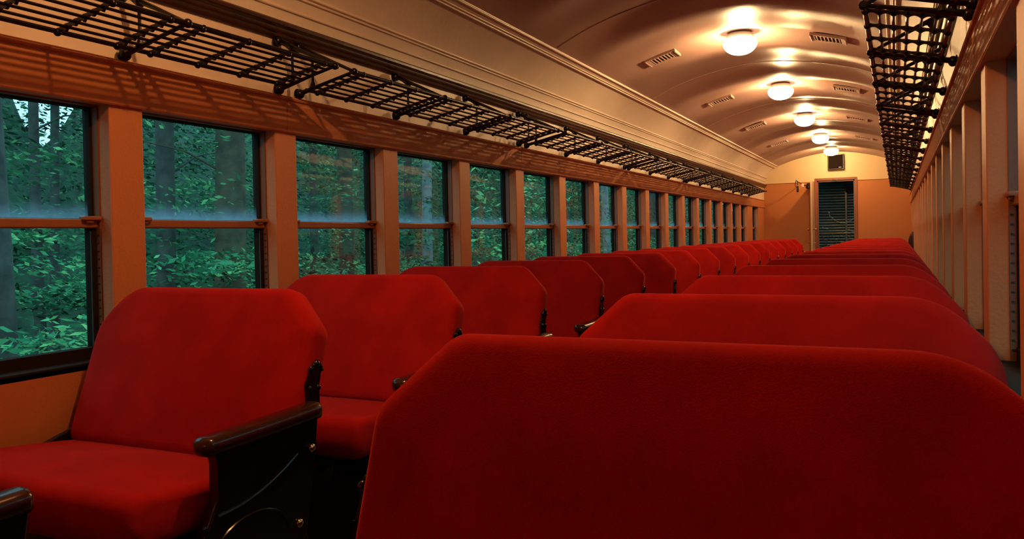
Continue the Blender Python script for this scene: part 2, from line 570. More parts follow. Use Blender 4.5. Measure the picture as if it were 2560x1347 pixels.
# ------------------------------------------------------------------ end and back walls
def wall_paint():
    m, t, b = mat('two_tone_wall_paint')
    tc = t.nodes.new('ShaderNodeTexCoord'); sp = t.nodes.new('ShaderNodeSeparateXYZ')
    t.links.new(tc.outputs['Object'], sp.inputs[0])
    gt = t.nodes.new('ShaderNodeMath'); gt.operation = 'GREATER_THAN'; gt.inputs[1].default_value = EYE + 1.038
    t.links.new(sp.outputs['Z'], gt.inputs[0])
    mx = t.nodes.new('ShaderNodeMix'); mx.data_type = 'RGBA'
    mx.inputs['A'].default_value = (0.50, 0.175, 0.05, 1)
    mx.inputs['B'].default_value = (0.70, 0.52, 0.30, 1)
    t.links.new(gt.outputs[0], mx.inputs['Factor'])
    t.links.new(mx.outputs['Result'], b.inputs['Base Color'])
    b.inputs['Roughness'].default_value = 0.5
    return m
M_END = wall_paint()
DX0, DX1, DZ = -1.52, -0.79, EYE + 1.055

def end_wall(name, y0, y1, door):
    b = MB()
    xs = [XL - 0.02 + (XR - XL + 0.04) * i / 48 for i in range(49)]
    if door: xs = sorted(xs + [DX0, DX1])
    for a, c in zip(xs[:-1], xs[1:]):
        if c - a < 1e-6: continue
        m = (a + c) / 2
        zl = DZ if (door and DX0 < m < DX1) else -0.05
        za, zc = ceil_z(a) + 0.03, ceil_z(c) + 0.03
        b.add([(a, y0, zl), (c, y0, zl), (c, y0, zc), (a, y0, za), (a, y1, zl), (c, y1, zl), (c, y1, zc), (a, y1, za)],
              [(0, 1, 2, 3), (7, 6, 5, 4), (0, 4, 5, 1), (2, 6, 7, 3), (0, 3, 7, 4), (1, 5, 6, 2)])
    return b.build(name, M_END, smooth=False)
tag(end_wall('wall_end', YE, YE + 0.06, True), 'two-tone end wall with the doorway', 'wall', kind='structure')
tag(end_wall('wall_back', YB - 0.06, YB, False), 'back wall behind the camera', 'wall', kind='structure')
trim(MB().box(-2.57, DX0 - 0.06, YE - 0.016, YE + 0.01, EYE + 1.032, EYE + 1.046).box(DX1 + 0.06, 0.21, YE - 0.016, YE + 0.01, EYE + 1.032, EYE + 1.046).build(trim_name(), M_END, smooth=False, bevel=0.004), 'thin dado moulding across the end wall')

# ------------------------------------------------------------------ windows
def window_proto(s):
    """window in local space: x outward depth d measured from the wall face, origin at the centre of the opening on the floor line"""
    D = lambda d: -d if s < 0 else d
    root = empty('window_1' if s < 0 else 'window_19')
    h = HALF
    def bx(b, d0, d1, y0, y1, z0, z1):
        return b.box(min(D(d0), D(d1)), max(D(d0), D(d1)), y0, y1, z0, z1)
    j = MB()
    for q in (-1, 1):
        bx(j, 0.058, 0.088, min(q * h, q * (h - 0.006)), max(q * h, q * (h - 0.006)), ZS, ZH)
    bx(j, 0.058, 0.088, -h, h, ZH - 0.006, ZH)
    j.build('jamb_lining', M_SASH, root, smooth=False)
    us = MB()
    zr = EYE + 0.085
    for q in (-1, 1):
        bx(us, 0.088, 0.125, min(q * h, q * (h - 0.016)), max(q * h, q * (h - 0.016)), zr - 0.02, ZH)
    bx(us, 0.088, 0.125, -h, h, ZH - 0.012, ZH)
    bx(us, 0.092, 0.125, -h, h, zr - 0.02, zr + 0.015)
    us.build('upper_sash', M_DARK, root, smooth=False, bevel=0.002)
    ls = MB()
    for q in (-1, 1):
        bx(ls, 0.078, 0.122, min(q * h, q * (h - 0.022)), max(q * h, q * (h - 0.022)), ZS + 0.01, zr - 0.02)
    bx(ls, 0.074, 0.122, -h, h, ZS + 0.005, ZS + 0.05)
    ls.build('lower_sash', M_DARK, root, smooth=False, bevel=0.002)
    st = MB()
    for q in (-1, 1):
        bx(st, 0.082, 0.086, min(q * (h - 0.018), q * (h - 0.026)), max(q * (h - 0.018), q * (h - 0.026)), ZS + 0.05, zr - 0.03)
    st.build('sash_channel', M_STEEL, root, smooth=False)
    mr = MB()
    bx(mr, 0.066, 0.11, -h + 0.004, h - 0.004, EYE + 0.064, EYE + 0.098)
    mr.build('meeting_rail', M_RAIL, root, bevel=0.006)
    for q in (-1, 1):
        la = MB()
        bx(la, 0.048, 0.08, min(q * (h - 0.002), q * (h - 0.075)), max(q * (h - 0.002), q * (h - 0.075)), EYE + 0.092, EYE + 0.108)
        bx(la, 0.054, 0.076, min(q * (h - 0.03), q * (h - 0.06)), max(q * (h - 0.03), q * (h - 0.06)), EYE + 0.082, EYE + 0.094)
        la.build('sash_latch', M_RAIL, root, bevel=0.004)
        ra = MB()
        y0, y1 = min(q * h, q * (h - 0.004)), max(q * h, q * (h - 0.004))
        bx(ra, 0.058, 0.076, y0, y1, ZS, EYE + 0.06)
        z = ZS + 0.04
        while z < EYE + 0.05:
            bx(ra, 0.062, 0.070, min(q * (h - 0.004), q * (h - 0.009)), max(q * (h - 0.004), q * (h - 0.009)), z, z + 0.005)
            z += 0.030
        ra.build('ratchet_strip', M_RATCH, root, smooth=False)
    up_ = MB(); bx(up_, 0.106, 0.110, -h + 0.01, h - 0.01, zr, ZH - 0.005)
    o = up_.build('upper_pane', M_UPANE, root, smooth=False)
    lo = MB(); bx(lo, 0.108, 0.112, -h + 0.015, h - 0.015, ZS + 0.04, zr - 0.015)
    lo.build('lower_pane', M_LPANE, root, smooth=False)
    sl = MB()
    bx(sl, 0.0, 0.15, -h, h, ZS - 0.02, ZS + 0.008)
    sl.build('sill', M_DARK, root, smooth=False, bevel=0.003)
    return root
M_UPANE = glass('upper_pane_glass', EYE + 0.085, EYE + 0.185)
M_LPANE = glass('lower_pane_glass')

for s in (-1, 1):
    p = window_proto(s)
    for i, y in enumerate(WIN_Y):
        w = p if i == 0 else copy_tree(p)
        n = i + 1 + (0 if s < 0 else 18)
        if i: w.name = 'window_%d' % n
        w.location = (side(XL, s), y, 0)
        tag(w, '%s sash window from the camera along the %s wall' % (ORD[i], SIDE[s]), 'window', kind='structure')

# ------------------------------------------------------------------ bench seats
TILT = math.radians(19.2)
SEAT_W = 0.955

def chamfer_outline(w, h, cx, cz, r, rb, s):
    """closed outline, counter-clockwise, of a back with cut upper corners"""
    pts = [(-w / 2, 0), (w / 2, 0), (w / 2, h - cz), (w / 2 - cx, h), (-w / 2 + cx, h), (-w / 2, h - cz)]
    q = 0.17                                   # the corner beside the window is rounder
    rad = [rb, rb, r, r, q, q] if s > 0 else [rb, rb, q, q, r, r]
    out = []
    n = len(pts)
    for i, p in enumerate(pts):
        P = Vector(p); A = Vector(pts[i - 1]); B = Vector(pts[(i + 1) % n])
        da = (A - P).normalized(); db = (B - P).normalized()
        ang = da.angle(db)
        t = rad[i] / math.tan(ang / 2)
        t = min(t, (A - P).length * 0.49, (B - P).length * 0.49)
        p0 = P + da * t; p1 = P + db * t
        K = 7
        for k in range(K + 1):
            u = k / K
            out.append(tuple((1 - u) ** 2 * p0 + 2 * u * (1 - u) * P + u * u * p1))
    # densify straight runs
    dense = []
    for i, p in enumerate(out):
        q = out[(i + 1) % len(out)]
        d = math.dist(p, q)
        m = max(1, int(d / 0.07))
        for k in range(m):
            u = k / m
            dense.append((p[0] + (q[0] - p[0]) * u, p[1] + (q[1] - p[1]) * u))
    return dense

def seat_proto(s):
    """faces -y; s = +1 when the aisle is on the +x side"""
    root = empty('bench_seat')
    # backrest
    W, Hh, T = SEAT_W, 0.546, 0.106
    out = chamfer_outline(W, Hh, 0.125, 0.125, 0.065, 0.03, s)
    cx, cv = 0.0, Hh * 0.5
    ca, sa = math.cos(TILT), math.sin(TILT)
    base = Vector((0, -0.197, EYE - 0.655))
    def place(x, v, w):
        return (base.x + x, base.y + v * sa + w * ca, base.z + v * ca - w * sa)
    rings = []
    R = 0.036
    def inset(d):
        return [((p[0] - cx) * (W - 2 * d) / W, cv + (p[1] - cv) * (Hh - 2 * d) / Hh) for p in out]
    def ring(d, w):
        return [place(p[0], p[1], w) for p in inset(d)]
    # front bulge rings from the centre to the rim, round the edge, then the back
    for f in (0.46, 0.40, 0.32, 0.24, 0.16, 0.10, 0.06):
        d = f * Hh
        u = 1 - (f - 0.06) / 0.40
        rings.append(ring(d, -0.016 * (1 - u ** 2.4)))
    for k in range(6):
        a = math.pi / 2 * k / 5
        rings.append(ring(R * (1 - math.sin(a)), R * (1 - math.cos(a))))
    for k in range(6):
        a = math.pi / 2 * k / 5
        rings.append(ring(R * (1 - math.cos(a)), T - R + R * math.sin(a)))
    for f in (0.10, 0.2, 0.34, 0.46):
        rings.append(ring(f * Hh, T + 0.008))
    MB().rings(rings).build('backrest', M_RED, root, angle=70)
    # cushion: loft of rounded sections along x
    def csec(x):
        e = max(0.0, (abs(x) - (0.455 - 0.03)) / 0.03)
        sh = 0.028 * (1 - math.sqrt(max(0, 1 - min(1, e) ** 2)))
        zt0, zt1, zb = EYE - 0.648, EYE - 0.597, EYE - 0.735
        y0, y1 = -0.185, -0.690
        crown = 0.014 * (1 - (x / 0.46) ** 2)
        pts = []
        r = 0.045
        pts.append((y0 - sh, zb + sh)); pts.append((y0 - sh, zt0 - 0.02 - sh)); pts.append((y0 - 0.015 - sh, zt0 + crown * .3 - sh))
        for k in range(1, 10):
            u = k / 10
            y = y0 - 0.015 + (y1 + r - y0 + 0.015) * u
            pts.append((y, zt0 + (zt1 - zt0) * (u ** 0.9) + crown * math.sin(math.pi * u) - sh))
        for k in range(7):
            a = math.pi / 2 * k / 6
            pts.append((y1 + r - r * math.sin(a) + sh, zt1 - r + r * math.cos(a) - sh))
        pts.append((y1 - 0.006 + sh, (zt1 + zb) / 2))
        pts.append((y1 + 0.004 + sh, zb + 0.02))
        pts.append((y1 + 0.02 + sh, zb + sh))
        return [(x, p[0], p[1]) for p in pts]
    xs = [-0.455, -0.452, -0.445, -0.435, -0.425] + [-0.425 + 0.85 * i / 14 for i in range(1, 14)] + [0.425, 0.435, 0.445, 0.452, 0.455]
    MB().rings([csec(x) for x in xs]).build('seat_cushion', M_RED, root, angle=60)
    MB().box(-0.43, 0.43, -0.64, -0.22, EYE - 0.775, EYE - 0.728).build('seat_frame', M_IRON, root, smooth=False, bevel=0.006)
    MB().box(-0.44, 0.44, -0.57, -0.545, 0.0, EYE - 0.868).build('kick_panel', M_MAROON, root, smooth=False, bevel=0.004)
    # aisle end casting: side profile in (y, z above floor)
    Z = lambda z: EYE + z
    prof = [(-0.10, Z(-0.505)), (-0.115, Z(-0.62)), (-0.135, Z(-0.72)), (-0.16, Z(-0.84)), (-0.13, Z(-0.95)), (-0.09, 0.06), (-0.06, 0.0), (-0.20, 0.0), (-0.25, 0.10), (-0.33, 0.16),
            (-0.43, 0.13), (-0.50, 0.05), (-0.53, 0.0), (-0.63, 0.0), (-0.60, 0.10), (-0.565, 0.22), (-0.555, Z(-0.80)), (-0.545, Z(-0.735)), (-0.515, Z(-0.68)), (-0.492, Z(-0.64)),
            (-0.490, Z(-0.56)), (-0.500, Z(-0.525)), (-0.52, Z(-0.508))]
    xa = s * 0.490
    xo = s * 0.528
    MB().prism(prof, lambda p: (xa, p[0], p[1]), lambda p: (xo, p[0], p[1])).build('end_casting', M_IRON, root, bevel=0.006, angle=30)
    fo = root.children[-1]
    sc = MB()
    def curve(pts, r=0.004):
        sc.tube([(xo + s * 0.002, y, z) for y, z in pts], r, 6)
    curve([(-0.50 + 0.02 * i, Z(-0.685) + 0.03 * (i / 9) ** 2) for i in range(16)])
    curve([(-0.38 + 0.14 * math.cos(math.pi * (1 - i / 14)) , Z(-0.80) + 0.085 * math.sin(math.pi * i / 14)) for i in range(15)])
    curve([(-0.545 + 0.02 * math.sin(i / 10 * math.pi), Z(-0.70) - 0.018 * i) for i in range(10)], 0.006)
    sc.build('scroll_relief', M_IRON, fo)
    for y, z in ((-0.20, Z(-0.80)), (-0.53, Z(-0.76)), (-0.14, Z(-0.60))):
        MB().ball((xo + s * 0.004, y, z), 0.013, sc=(0.7, 1, 1)).build('bolt_head', M_BRASS, fo)
    # armrest
    pts = []
    for k in range(17):
        u = k / 16
        y = -0.120 - 0.40 * u
        z = Z(-0.494) - 0.004 * math.sin(math.pi * u) - 0.010 * u * u
        pts.append((y, z))
    rings = []
    def aring(y, z, hw, hh):
        r_ = []
        for i in range(16):
            a = 2 * math.pi * i / 16
            c_, s_ = math.cos(a), math.sin(a)
            px = math.copysign(abs(c_) ** 0.7, c_) * hw
            pz = math.copysign(abs(s_) ** 0.7, s_) * hh
            r_.append((s * 0.518 + px, y, z + pz))
        return r_
    rings.append(aring(-0.098, Z(-0.499), 0.006, 0.006))
    rings.append(aring(-0.101, Z(-0.498), 0.022, 0.020))
    rings.append(aring(-0.110, Z(-0.496), 0.032, 0.026))
    for y, z in pts: rings.append(aring(y, z, 0.036, 0.024))
    yt, zt = pts[-1]
    for k in range(1, 7):
        a = math.pi / 2 * k / 6
        rings.append(aring(yt - 0.030 * math.sin(a), zt - 0.004 * k / 6, 0.036 * max(0.12, math.cos(a)) , 0.026 * max(0.12, math.cos(a))))
    MB().rings(rings).build('armrest', M_WOOD, root, angle=70)
    # walkover bracket on the back's end
    br = MB()
    px = s * 0.478
    yc, zc = -0.060, Z(-0.412)
    n = 20
    prof = [(yc + 0.033 * math.cos(2 * math.pi * i / n) * (1.0 if math.sin(2 * math.pi * i / n) < 0 else 0.85), zc + 0.052 * math.sin(2 * math.pi * i / n)) for i in range(n)]
    prof = [(p[0] + 0.34 * (p[1] - zc), p[1]) for p in prof]
    br.prism(prof, lambda p: (s * 0.462, p[0], p[1]), lambda p: (s * 0.482, p[0], p[1]))
    br.prism([(yc - 0.04, Z(-0.53)), (yc + 0.02, Z(-0.53)), (yc + 0.018, Z(-0.43)), (yc - 0.038, Z(-0.43))], lambda p: (s * 0.470, p[0], p[1]), lambda p: (s * 0.485, p[0], p[1]))
    kn = br
    for y, z, r in ((yc + 0.012, zc + 0.040, 0.012), (yc - 0.014, zc + 0.028, 0.010), (yc - 0.026, zc - 0.028, 0.009), (yc + 0.016, zc - 0.032, 0.010)):
        kn.ball((s * 0.482, y, z), r, sc=(0.8, 1, 1))
    for k in range(9):
        a = math.pi * (0.15 + 0.7 * k / 8)
        kn.ball((s * 0.482, yc + 0.012 + 0.026 * math.cos(a), zc + 0.044 * math.sin(a)), 0.006)
    br.build('back_bracket', M_IRON, root)
    # wall side: plain iron end
    wp = [(-0.10, Z(-0.60)), (-0.16, Z(-0.84)), (-0.08, 0.0), (-0.62, 0.0), (-0.56, 0.22), (-0.53, Z(-0.72)), (-0.44, Z(-0.70)), (-0.25, Z(-0.64))]
    MB().prism(wp, lambda p: (-s * 0.462, p[0], p[1]), lambda p: (-s * 0.482, p[0], p[1])).build('wall_end_casting', M_IRON, root, bevel=0.005)
    return root

def seat_label(i, row):
    return 'red plush bench seat facing the camera, %s from the camera in the %s row' % (ORD[i], row)

SL, SR = -2.075, -0.275
sp = seat_proto(+1)
for k in range(17):
    o = sp if k == 0 else copy_tree(sp)
    o.location = (SL, 2.0 + PIT * k, 0)
    tag(o, 'red plush bench seat facing the camera, %s with back in view in the left row' % ORD[k], 'bench seat', 'red bench seats along the left windows')
# the nearest left bench has its back walked over to the other side: only the rear of its armrest shows
flip = copy_tree(sp)
flip.location = (SL, 2.0 - PIT, 0)
for ch in list(flip.children):
    if ch.name.startswith('backrest') or ch.name.startswith('back_bracket'):
        ch.matrix_parent_inverse = Matrix.Identity(4)
        ch.location = (0, -0.88, 0)
        ch.scale = (1, -1, 1)
        ch.rotation_euler = (0, 0, 0)
tag(flip, 'black armrest tip of the bench at the lower left picture edge', 'bench seat', 'red bench seats along the left windows')

sp2 = seat_proto(-1)
for k in range(-1, 17):  # the first bench is out of view, added to shade the foreground seat
    o = sp2 if k == -1 else copy_tree(sp2)
    o.location = (SR, 1.105 + PIT * k, 0)
    tag(o, 'red plush bench seat, %s from the camera in the right row' % ORD[k] if k >= 0 else 'red plush bench seat out of view below the camera, added to shade the foreground seat back', 'bench seat', 'red bench seats along the right windows')

# ------------------------------------------------------------------ luggage racks
BAY, RLEN = 0.8313, 2.494

def rack_proto(s):
    root = empty('luggage_rack')
    S = lambda d: d if s < 0 else -d          # d = distance from the wall towards the aisle
    Z = lambda z: EYE + z
    def zat(d): return Z(0.712 + (0.779 - 0.712) * (d - 0.03) / 0.305)
    d_back, d_front = 0.065, 0.335
    ds = [d_back + (d_front - d_back) * i / 6 for i in range(7)]
    MB().tube([(S(d_front), -0.02, zat(d_front)), (S(d_front), RLEN + 0.02, zat(d_front))], 0.0105, 10).build('front_rail', M_RACK, root)
    MB().tube([(S(d_back), -0.01, zat(d_back)), (S(d_back), RLEN + 0.01, zat(d_back))], 0.009, 8).build('back_rail', M_RACK, root)
    for d in ds[1:-1]:
        MB().tube([(S(d), 0, zat(d)), (S(d), RLEN, zat(d))], 0.0055, 6).build('rod', M_RACK, root)
    # scalloped cross bars
    top, bot = [], []
    N = 6 * 8
    for i in range(N + 1):
        u = i / N
        d = d_back - 0.01 + (d_front - d_back + 0.02) * u
        k = (d - d_back) / (d_front - d_back) * 6
        w = abs(math.sin(math.pi * k))
        top.append((d, 0.010 - 0.003 * w)); bot.append((d, -0.017 + 0.013 * w ** 0.8))
    poly = top + bot[::-1]
    proto = None
    for b in range(3):
        for off in (0.072, 0.072 + (BAY - 0.144) / 3, 0.072 + 2 * (BAY - 0.144) / 3, BAY - 0.072):
            y = b * BAY + off
            if proto is None:
                m = MB().prism(poly, lambda p: (S(p[0]), -0.005, zat(p[0]) + p[1]), lambda p: (S(p[0]), 0.005, zat(p[0]) + p[1]))
                for d in (ds[0], ds[-1]):
                    m.ball((S(d), 0, zat(d) - 0.003), 0.0135, 10, 6)
                proto = m.build('cross_bar', M_RACK, root, loc=(0, y, 0))
            else:
                o = proto.copy(); COL.objects.link(o); o.parent = root; o.location = (0, y, 0)
    # brackets
    bp = None
    for b in range(4):
        y = b * BAY
        if bp is None:
            m = MB()
            tip = (S(0.338), 0, zat(0.338))
            foot = (S(0.022), 0, Z(0.709))
            head = (S(0.022), 0, Z(0.928))
            m.tube([foot, (S(0.08), 0, zat(0.08) - 0.002), (S(0.2), 0, zat(0.2)), tip], [0.013, 0.011, 0.008, 0.008], 8)
            mid = (S(0.098), 0, Z(0.892))
            m.tube([head, mid, (S(0.2), 0, Z(0.846)), tip], [0.012, 0.011, 0.0085, 0.007], 8)
            z0, z1 = zat(0.098), Z(0.892)
            m.tube([(S(0.098), 0, z0), (S(0.098), 0, z0 + 0.03), (S(0.098), 0, (z0 + z1) / 2), (S(0.098), 0, z1 - 0.03), (S(0.098), 0, z1)], [0.017, 0.0075, 0.006, 0.0075, 0.018], 8)
            m.tube([(S(0.06), 0, z1 + 0.012), (S(0.085), 0, z1 - 0.008), (S(0.098), 0, z1 - 0.035)], [0.006, 0.006, 0.004], 6)
            m.tube([(S(0.135), 0, z1 - 0.014), (S(0.112), 0, z1 - 0.018), (S(0.098), 0, z1 - 0.04)], [0.006, 0.006, 0.004], 6)
            m.ball(tip, 0.017, 10, 8)
            bp = m.build('bracket', M_RACK, root, loc=(0, y, 0))
            for z in (Z(0.706), Z(0.928)):
                kb = MB()
                kb.ball((S(0.020), 0, z), 0.023, 14, 8, sc=(0.85, 1, 1))
                kb.ball((S(0.006), 0, z), 0.027, 14, 8, sc=(0.25, 1, 1))
                kb.build('wall_knob', M_RACK, bp)
        else:
            copy_tree(bp, root).location = (0, y, 0)
    return root

for s in (-1, 1):
    p = rack_proto(s)
    for j in range(6):
        o = p if j == 0 else copy_tree(p)
        o.location = (side(XL + 0.013, s), 0.448 + 2.636 * j, 0)
        tag(o, 'black iron luggage rack, %s from the camera above the %s windows' % (ORD[j], SIDE[s]), 'luggage rack', 'luggage racks along the %s wall' % SIDE[s])

# ------------------------------------------------------------------ ceiling lamps and vents
LAMP_Y = [-3.514, 1.758, 7.03, 9.666, 12.302, 14.938, 17.45]  # the first is an unseen lamp, added as fill from behind
def lamp_proto():
    root = empty('ceiling_lamp')
    prof = [(0.0, -0.158)]
    for k in range(1, 13):
        a = math.pi / 2 * k / 12
        prof.append((0.142 * math.sin(a) ** 0.9, -0.056 - 0.102 * math.cos(a)))
    prof += [(0.138, -0.045), (0.125, -0.030), (0.105, -0.020)]
    MB().lathe(prof[1:], (0, 0, 0), 28).add([(prof[1][0] * math.cos(2 * math.pi * i / 28), prof[1][0] * math.sin(2 * math.pi * i / 28), prof[1][1]) for i in range(28)], [tuple(range(28))]).build('glass_bowl', M_OPAL, root, angle=80)
    MB().ball((0, 0, -0.088), 0.028, 16, 10).build('bulb', M_BULB, root)
    MB().lathe([(0.0, 0.02), (0.095, 0.02), (0.108, 0.010), (0.110, 0.0), (0.108, -0.010), (0.106, -0.020), (0.098, -0.022), (0.0, -0.018)], (0, 0, 0), 28).build('base_ring', M_CREAM, root)
    return root
LZ = EYE + 1.655
lp = lamp_proto()
lab = ['unseen dome lamp added far behind the camera as fill light', 'lit opal dome lamp overhead, just above the camera view', 'largest lit opal dome lamp, nearest on the curved ceiling', 'second lit dome lamp down the ceiling centre line',
       'third lit dome lamp down the ceiling centre line', 'fourth lit dome lamp down the ceiling centre line', 'farthest lit dome lamp, just above the black wall speaker']
for i, y in enumerate(LAMP_Y):
    o = copy_tree(lp) if i < len(LAMP_Y) - 1 else lp
    o.location = (XC, y, LZ)
    if i in (0, 1):
        for ch in o.children:
            if ch.name.startswith('bulb'):
                ch.data = ch.data.copy(); ch.data.materials[0] = M_BULBN if i else M_BULB_FILL
    tag(o, lab[i], 'ceiling lamp', 'dome lamps along the ceiling')

def vent_proto(s):
    root = empty('ceiling_vent')
    xc = XC + s * 0.69
    def surf(u, v, h):
        x = xc + u
        n = Vector((ceil_z(x + 0.01) - ceil_z(x - 0.01), 0, -0.02)).normalized()
        return Vector((x, v, ceil_z(x))) + n * (h + 0.006) - Vector((xc, 0, 0))
    f = MB()
    def slab(u0, u1, v0, v1, h0, h1, b=f):
        vs = [surf(u, v, h) for u in (u0, u1) for v in (v0, v1) for h in (h0, h1)]
        b.add(vs, [(0, 1, 3, 2), (4, 6, 7, 5), (0, 4, 5, 1), (2, 3, 7, 6), (0, 2, 6, 4), (1, 5, 7, 3)])
    slab(-0.130, 0.130, -0.110, -0.092, -0.02, 0.003); slab(-0.130, 0.130, 0.092, 0.110, -0.02, 0.003)
    slab(-0.130, -0.100, -0.092, 0.092, -0.02, 0.004); slab(0.100, 0.130, -0.092, 0.092, -0.02, 0.004)
    slab(-0.138, -0.126, -0.11, 0.11, -0.02, 0.010); slab(0.126, 0.138, -0.11, 0.11, -0.02, 0.010)
    f.build('frame', M_VENT, root, smooth=False, bevel=0.002)
    g = MB(); slab(-0.10, 0.10, -0.092, 0.092, -0.02, -0.004, g)
    g.build('duct_opening', M_BLACK, root, smooth=False)
    l = MB()
    for k in range(7):
        u = -0.086 + 0.172 * k / 6
        slab(u - 0.0045, u + 0.0045, -0.092, 0.092, -0.006, 0.003, l)
    l.build('louvres', M_VENT, root, smooth=False)
    return root, xc
for s in (-1, 1):
    p, xc = vent_proto(s)
    for i, y in enumerate(LAMP_Y[2:6]):
        o = p if i == 0 else copy_tree(p)
        o.location = (xc, y + 0.09, 0)
        tag(o, 'painted louvre vent on the ceiling, %s side of the %s lamp down the car' % (SIDE[s], ORD[i]), 'ceiling vent', 'ceiling vents beside the lamps')

# ------------------------------------------------------------------ end doorway, vestibule and speaker
d = empty('door_1', (0, YE, 0))
tag(d, 'end door standing open beside its red-brown frame', 'door', kind='structure')
fr = MB()
fr.box(DX0 - 0.05, DX0, -0.02, 0.08, 0, DZ + 0.05).box(DX1, DX1 + 0.05, -0.02, 0.08, 0, DZ + 0.05).box(DX0, DX1, -0.02, 0.08, DZ, DZ + 0.05)
fr.build('door_frame', M_DOORFR, d, smooth=False, bevel=0.004)
MB().box(DX0, DX0 + 0.02, 0.02, 0.05, 0, DZ).box(DX1 - 0.02, DX1, 0.02, 0.05, 0, DZ).box(DX0, DX1, 0.02, 0.05, DZ - 0.03, DZ).build('door_stop', M_SASH, d, smooth=False)
MB().box(-1.22, -1.10, -0.035, -0.018, DZ - 0.005, DZ + 0.016).build('strike_plate', M_IRON, d, smooth=False, bevel=0.003)
lf = MB().box(-1.612, -1.575, -0.56, -0.02, 0.02, DZ - 0.02).build('door_leaf', M_DOOR, d, smooth=False, bevel=0.004)
kn = MB()
for sx in (-1, 1):
    x0 = -1.612 if sx < 0 else -1.575
    kn.tube([(x0, -0.50, EYE + 0.031), (x0 + sx * 0.04, -0.50, EYE + 0.031)], 0.010, 8)
    kn.ball((x0 + sx * 0.052, -0.50, EYE + 0.031), 0.026)
kn.build('door_knob', M_BRASS, lf)
hd = MB()
for sx in (-1, 1):
    x0 = -1.612 if sx < 0 else -1.575
    hd.tube([(x0, -0.50, EYE - 0.250), (x0 + sx * 0.05, -0.50, EYE - 0.250), (x0 + sx * 0.055, -0.47, EYE - 0.250), (x0 + sx * 0.055, -0.40, EYE - 0.245)], 0.009, 8)
hd.build('door_handle', M_BRASS, lf)
cl = MB()
cl.lathe([(0.0, 0.0), (0.028, 0.0), (0.05, -0.03), (0.062, -0.07), (0.062, -0.10), (0.03, -0.12), (0.0, -0.12)], (-1.648, -0.48, EYE + 0.99), 16)
cl.build('closer_body', M_IRON, lf)
ar = MB()
ar.tube([(-1.65, -0.48, EYE + 0.945), (-1.745, -0.48, EYE + 0.950)], 0.011, 8)
ar.tube([(-1.765, -0.48, EYE + 0.965), (-1.895, -0.44, EYE + 1.055)], 0.007, 8)
ar.tube([(-1.895, -0.44, EYE + 1.065), (-1.935, -0.30, EYE + 0.97), (-1.94, -0.02, EYE + 0.93)], 0.007, 8)
ar.tube([(-1.87, -0.44, EYE + 1.05), (-1.87, -0.44, EYE + 0.95)], 0.008, 8)
ar.build('closer_arm', M_IRON, lf)
MB().box(-1.785, -1.74, -0.51, -0.45, EYE + 0.915, EYE + 0.985).build('closer_block', M_CREAM, lf, smooth=False, bevel=0.006)
MB().lathe([(0.0, 0.075), (0.014, 0.07), (0.022, 0.05), (0.016, 0.02), (0.02, 0.0), (0.024, -0.03), (0.018, -0.065), (0.0, -0.07)], (-1.87, -0.44, EYE + 0.88), 12).build('closer_weight', M_IRON, lf)

# gangway beyond the doorway
v = MB()
y0, y1 = YE + 0.06, YE + 1.5
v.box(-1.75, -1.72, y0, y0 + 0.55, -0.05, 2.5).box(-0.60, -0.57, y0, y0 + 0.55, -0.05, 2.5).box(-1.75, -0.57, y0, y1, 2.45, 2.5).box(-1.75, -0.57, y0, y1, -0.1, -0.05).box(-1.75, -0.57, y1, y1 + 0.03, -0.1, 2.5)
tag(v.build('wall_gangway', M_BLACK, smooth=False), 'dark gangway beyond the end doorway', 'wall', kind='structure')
sh = empty('roller_shutter', (0, YE + 1.25, 0))
tag(sh, 'dark blue slatted shutter seen through the end doorway', 'shutter')
sl = MB()
z = 0.02
while z < 2.25:
    sl.prism([(0.0, 0.002), (-0.012, 0.012), (-0.016, 0.03), (-0.012, 0.05), (0.0, 0.060)], lambda p, z=z: (-1.70, p[0], z + p[1]), lambda p, z=z: (-0.62, p[0], z + p[1]))
    z += 0.062
sl.build('slats', M_SHUT, sh, smooth=True, angle=60)
MB().box(-1.045, -1.005, -0.03, -0.014, 0.1, EYE + 0.87).build('guide_post', M_SHUT, sh, smooth=False, bevel=0.003)
MB().box(-1.03, -0.82, -0.045, -0.016, EYE + 0.84, EYE + 0.98).build('notice_box', M_DARK, sh, smooth=False, bevel=0.004)

def chain(name, pts, label, r=0.011):
    b = MB()
    # links strung along a polyline
    P = [Vector(p) for p in pts]
    L = [0]
    for a, c in zip(P[:-1], P[1:]): L.append(L[-1] + (c - a).length)
    n = max(3, int(L[-1] / 0.034))
    for i in range(n):
        t = (i + 0.5) / n * L[-1]
        k = max(j for j in range(len(L) - 1) if L[j] <= t)
        dr = (P[k + 1] - P[k]).normalized()
        c = P[k] + dr * (t - L[k])
        w = Vector((0, 1, 0)) if i % 2 else Vector((0, 1, 0)).cross(dr).normalized()
        ring = [c + dr * 0.022 * math.cos(q * math.pi / 4) + w * r * math.sin(q * math.pi / 4) for q in range(9)]
        b.tube(ring, 0.0026, 5, caps=False)
    return tag(b.build(name, M_CHAIN), label, 'chain')
yc = YE + 1.18
arc = [(-1.38, yc, EYE + 0.41), (-1.36, yc, EYE + 0.33)] + [(-1.36 + 0.52 * i / 12, yc, EYE + 0.33 - 0.36 * (i / 12) * (1 - i / 12) * 1.55 - 0.05 * i / 12) for i in range(1, 13)]
chain('safety_chain', arc, 'long sagging safety chain across the end doorway')
chain('safety_chain', [(-1.52, yc, EYE + 0.085), (-1.50, yc, EYE + 0.06), (-1.40, yc, EYE + 0.04)], 'short chain end hanging low at left in the end doorway')
chain('safety_chain', [(-0.99, yc, EYE + 0.02), (-0.93, yc, EYE - 0.01), (-0.87, yc, EYE - 0.04)], 'short chain end hanging low at right in the end doorway')
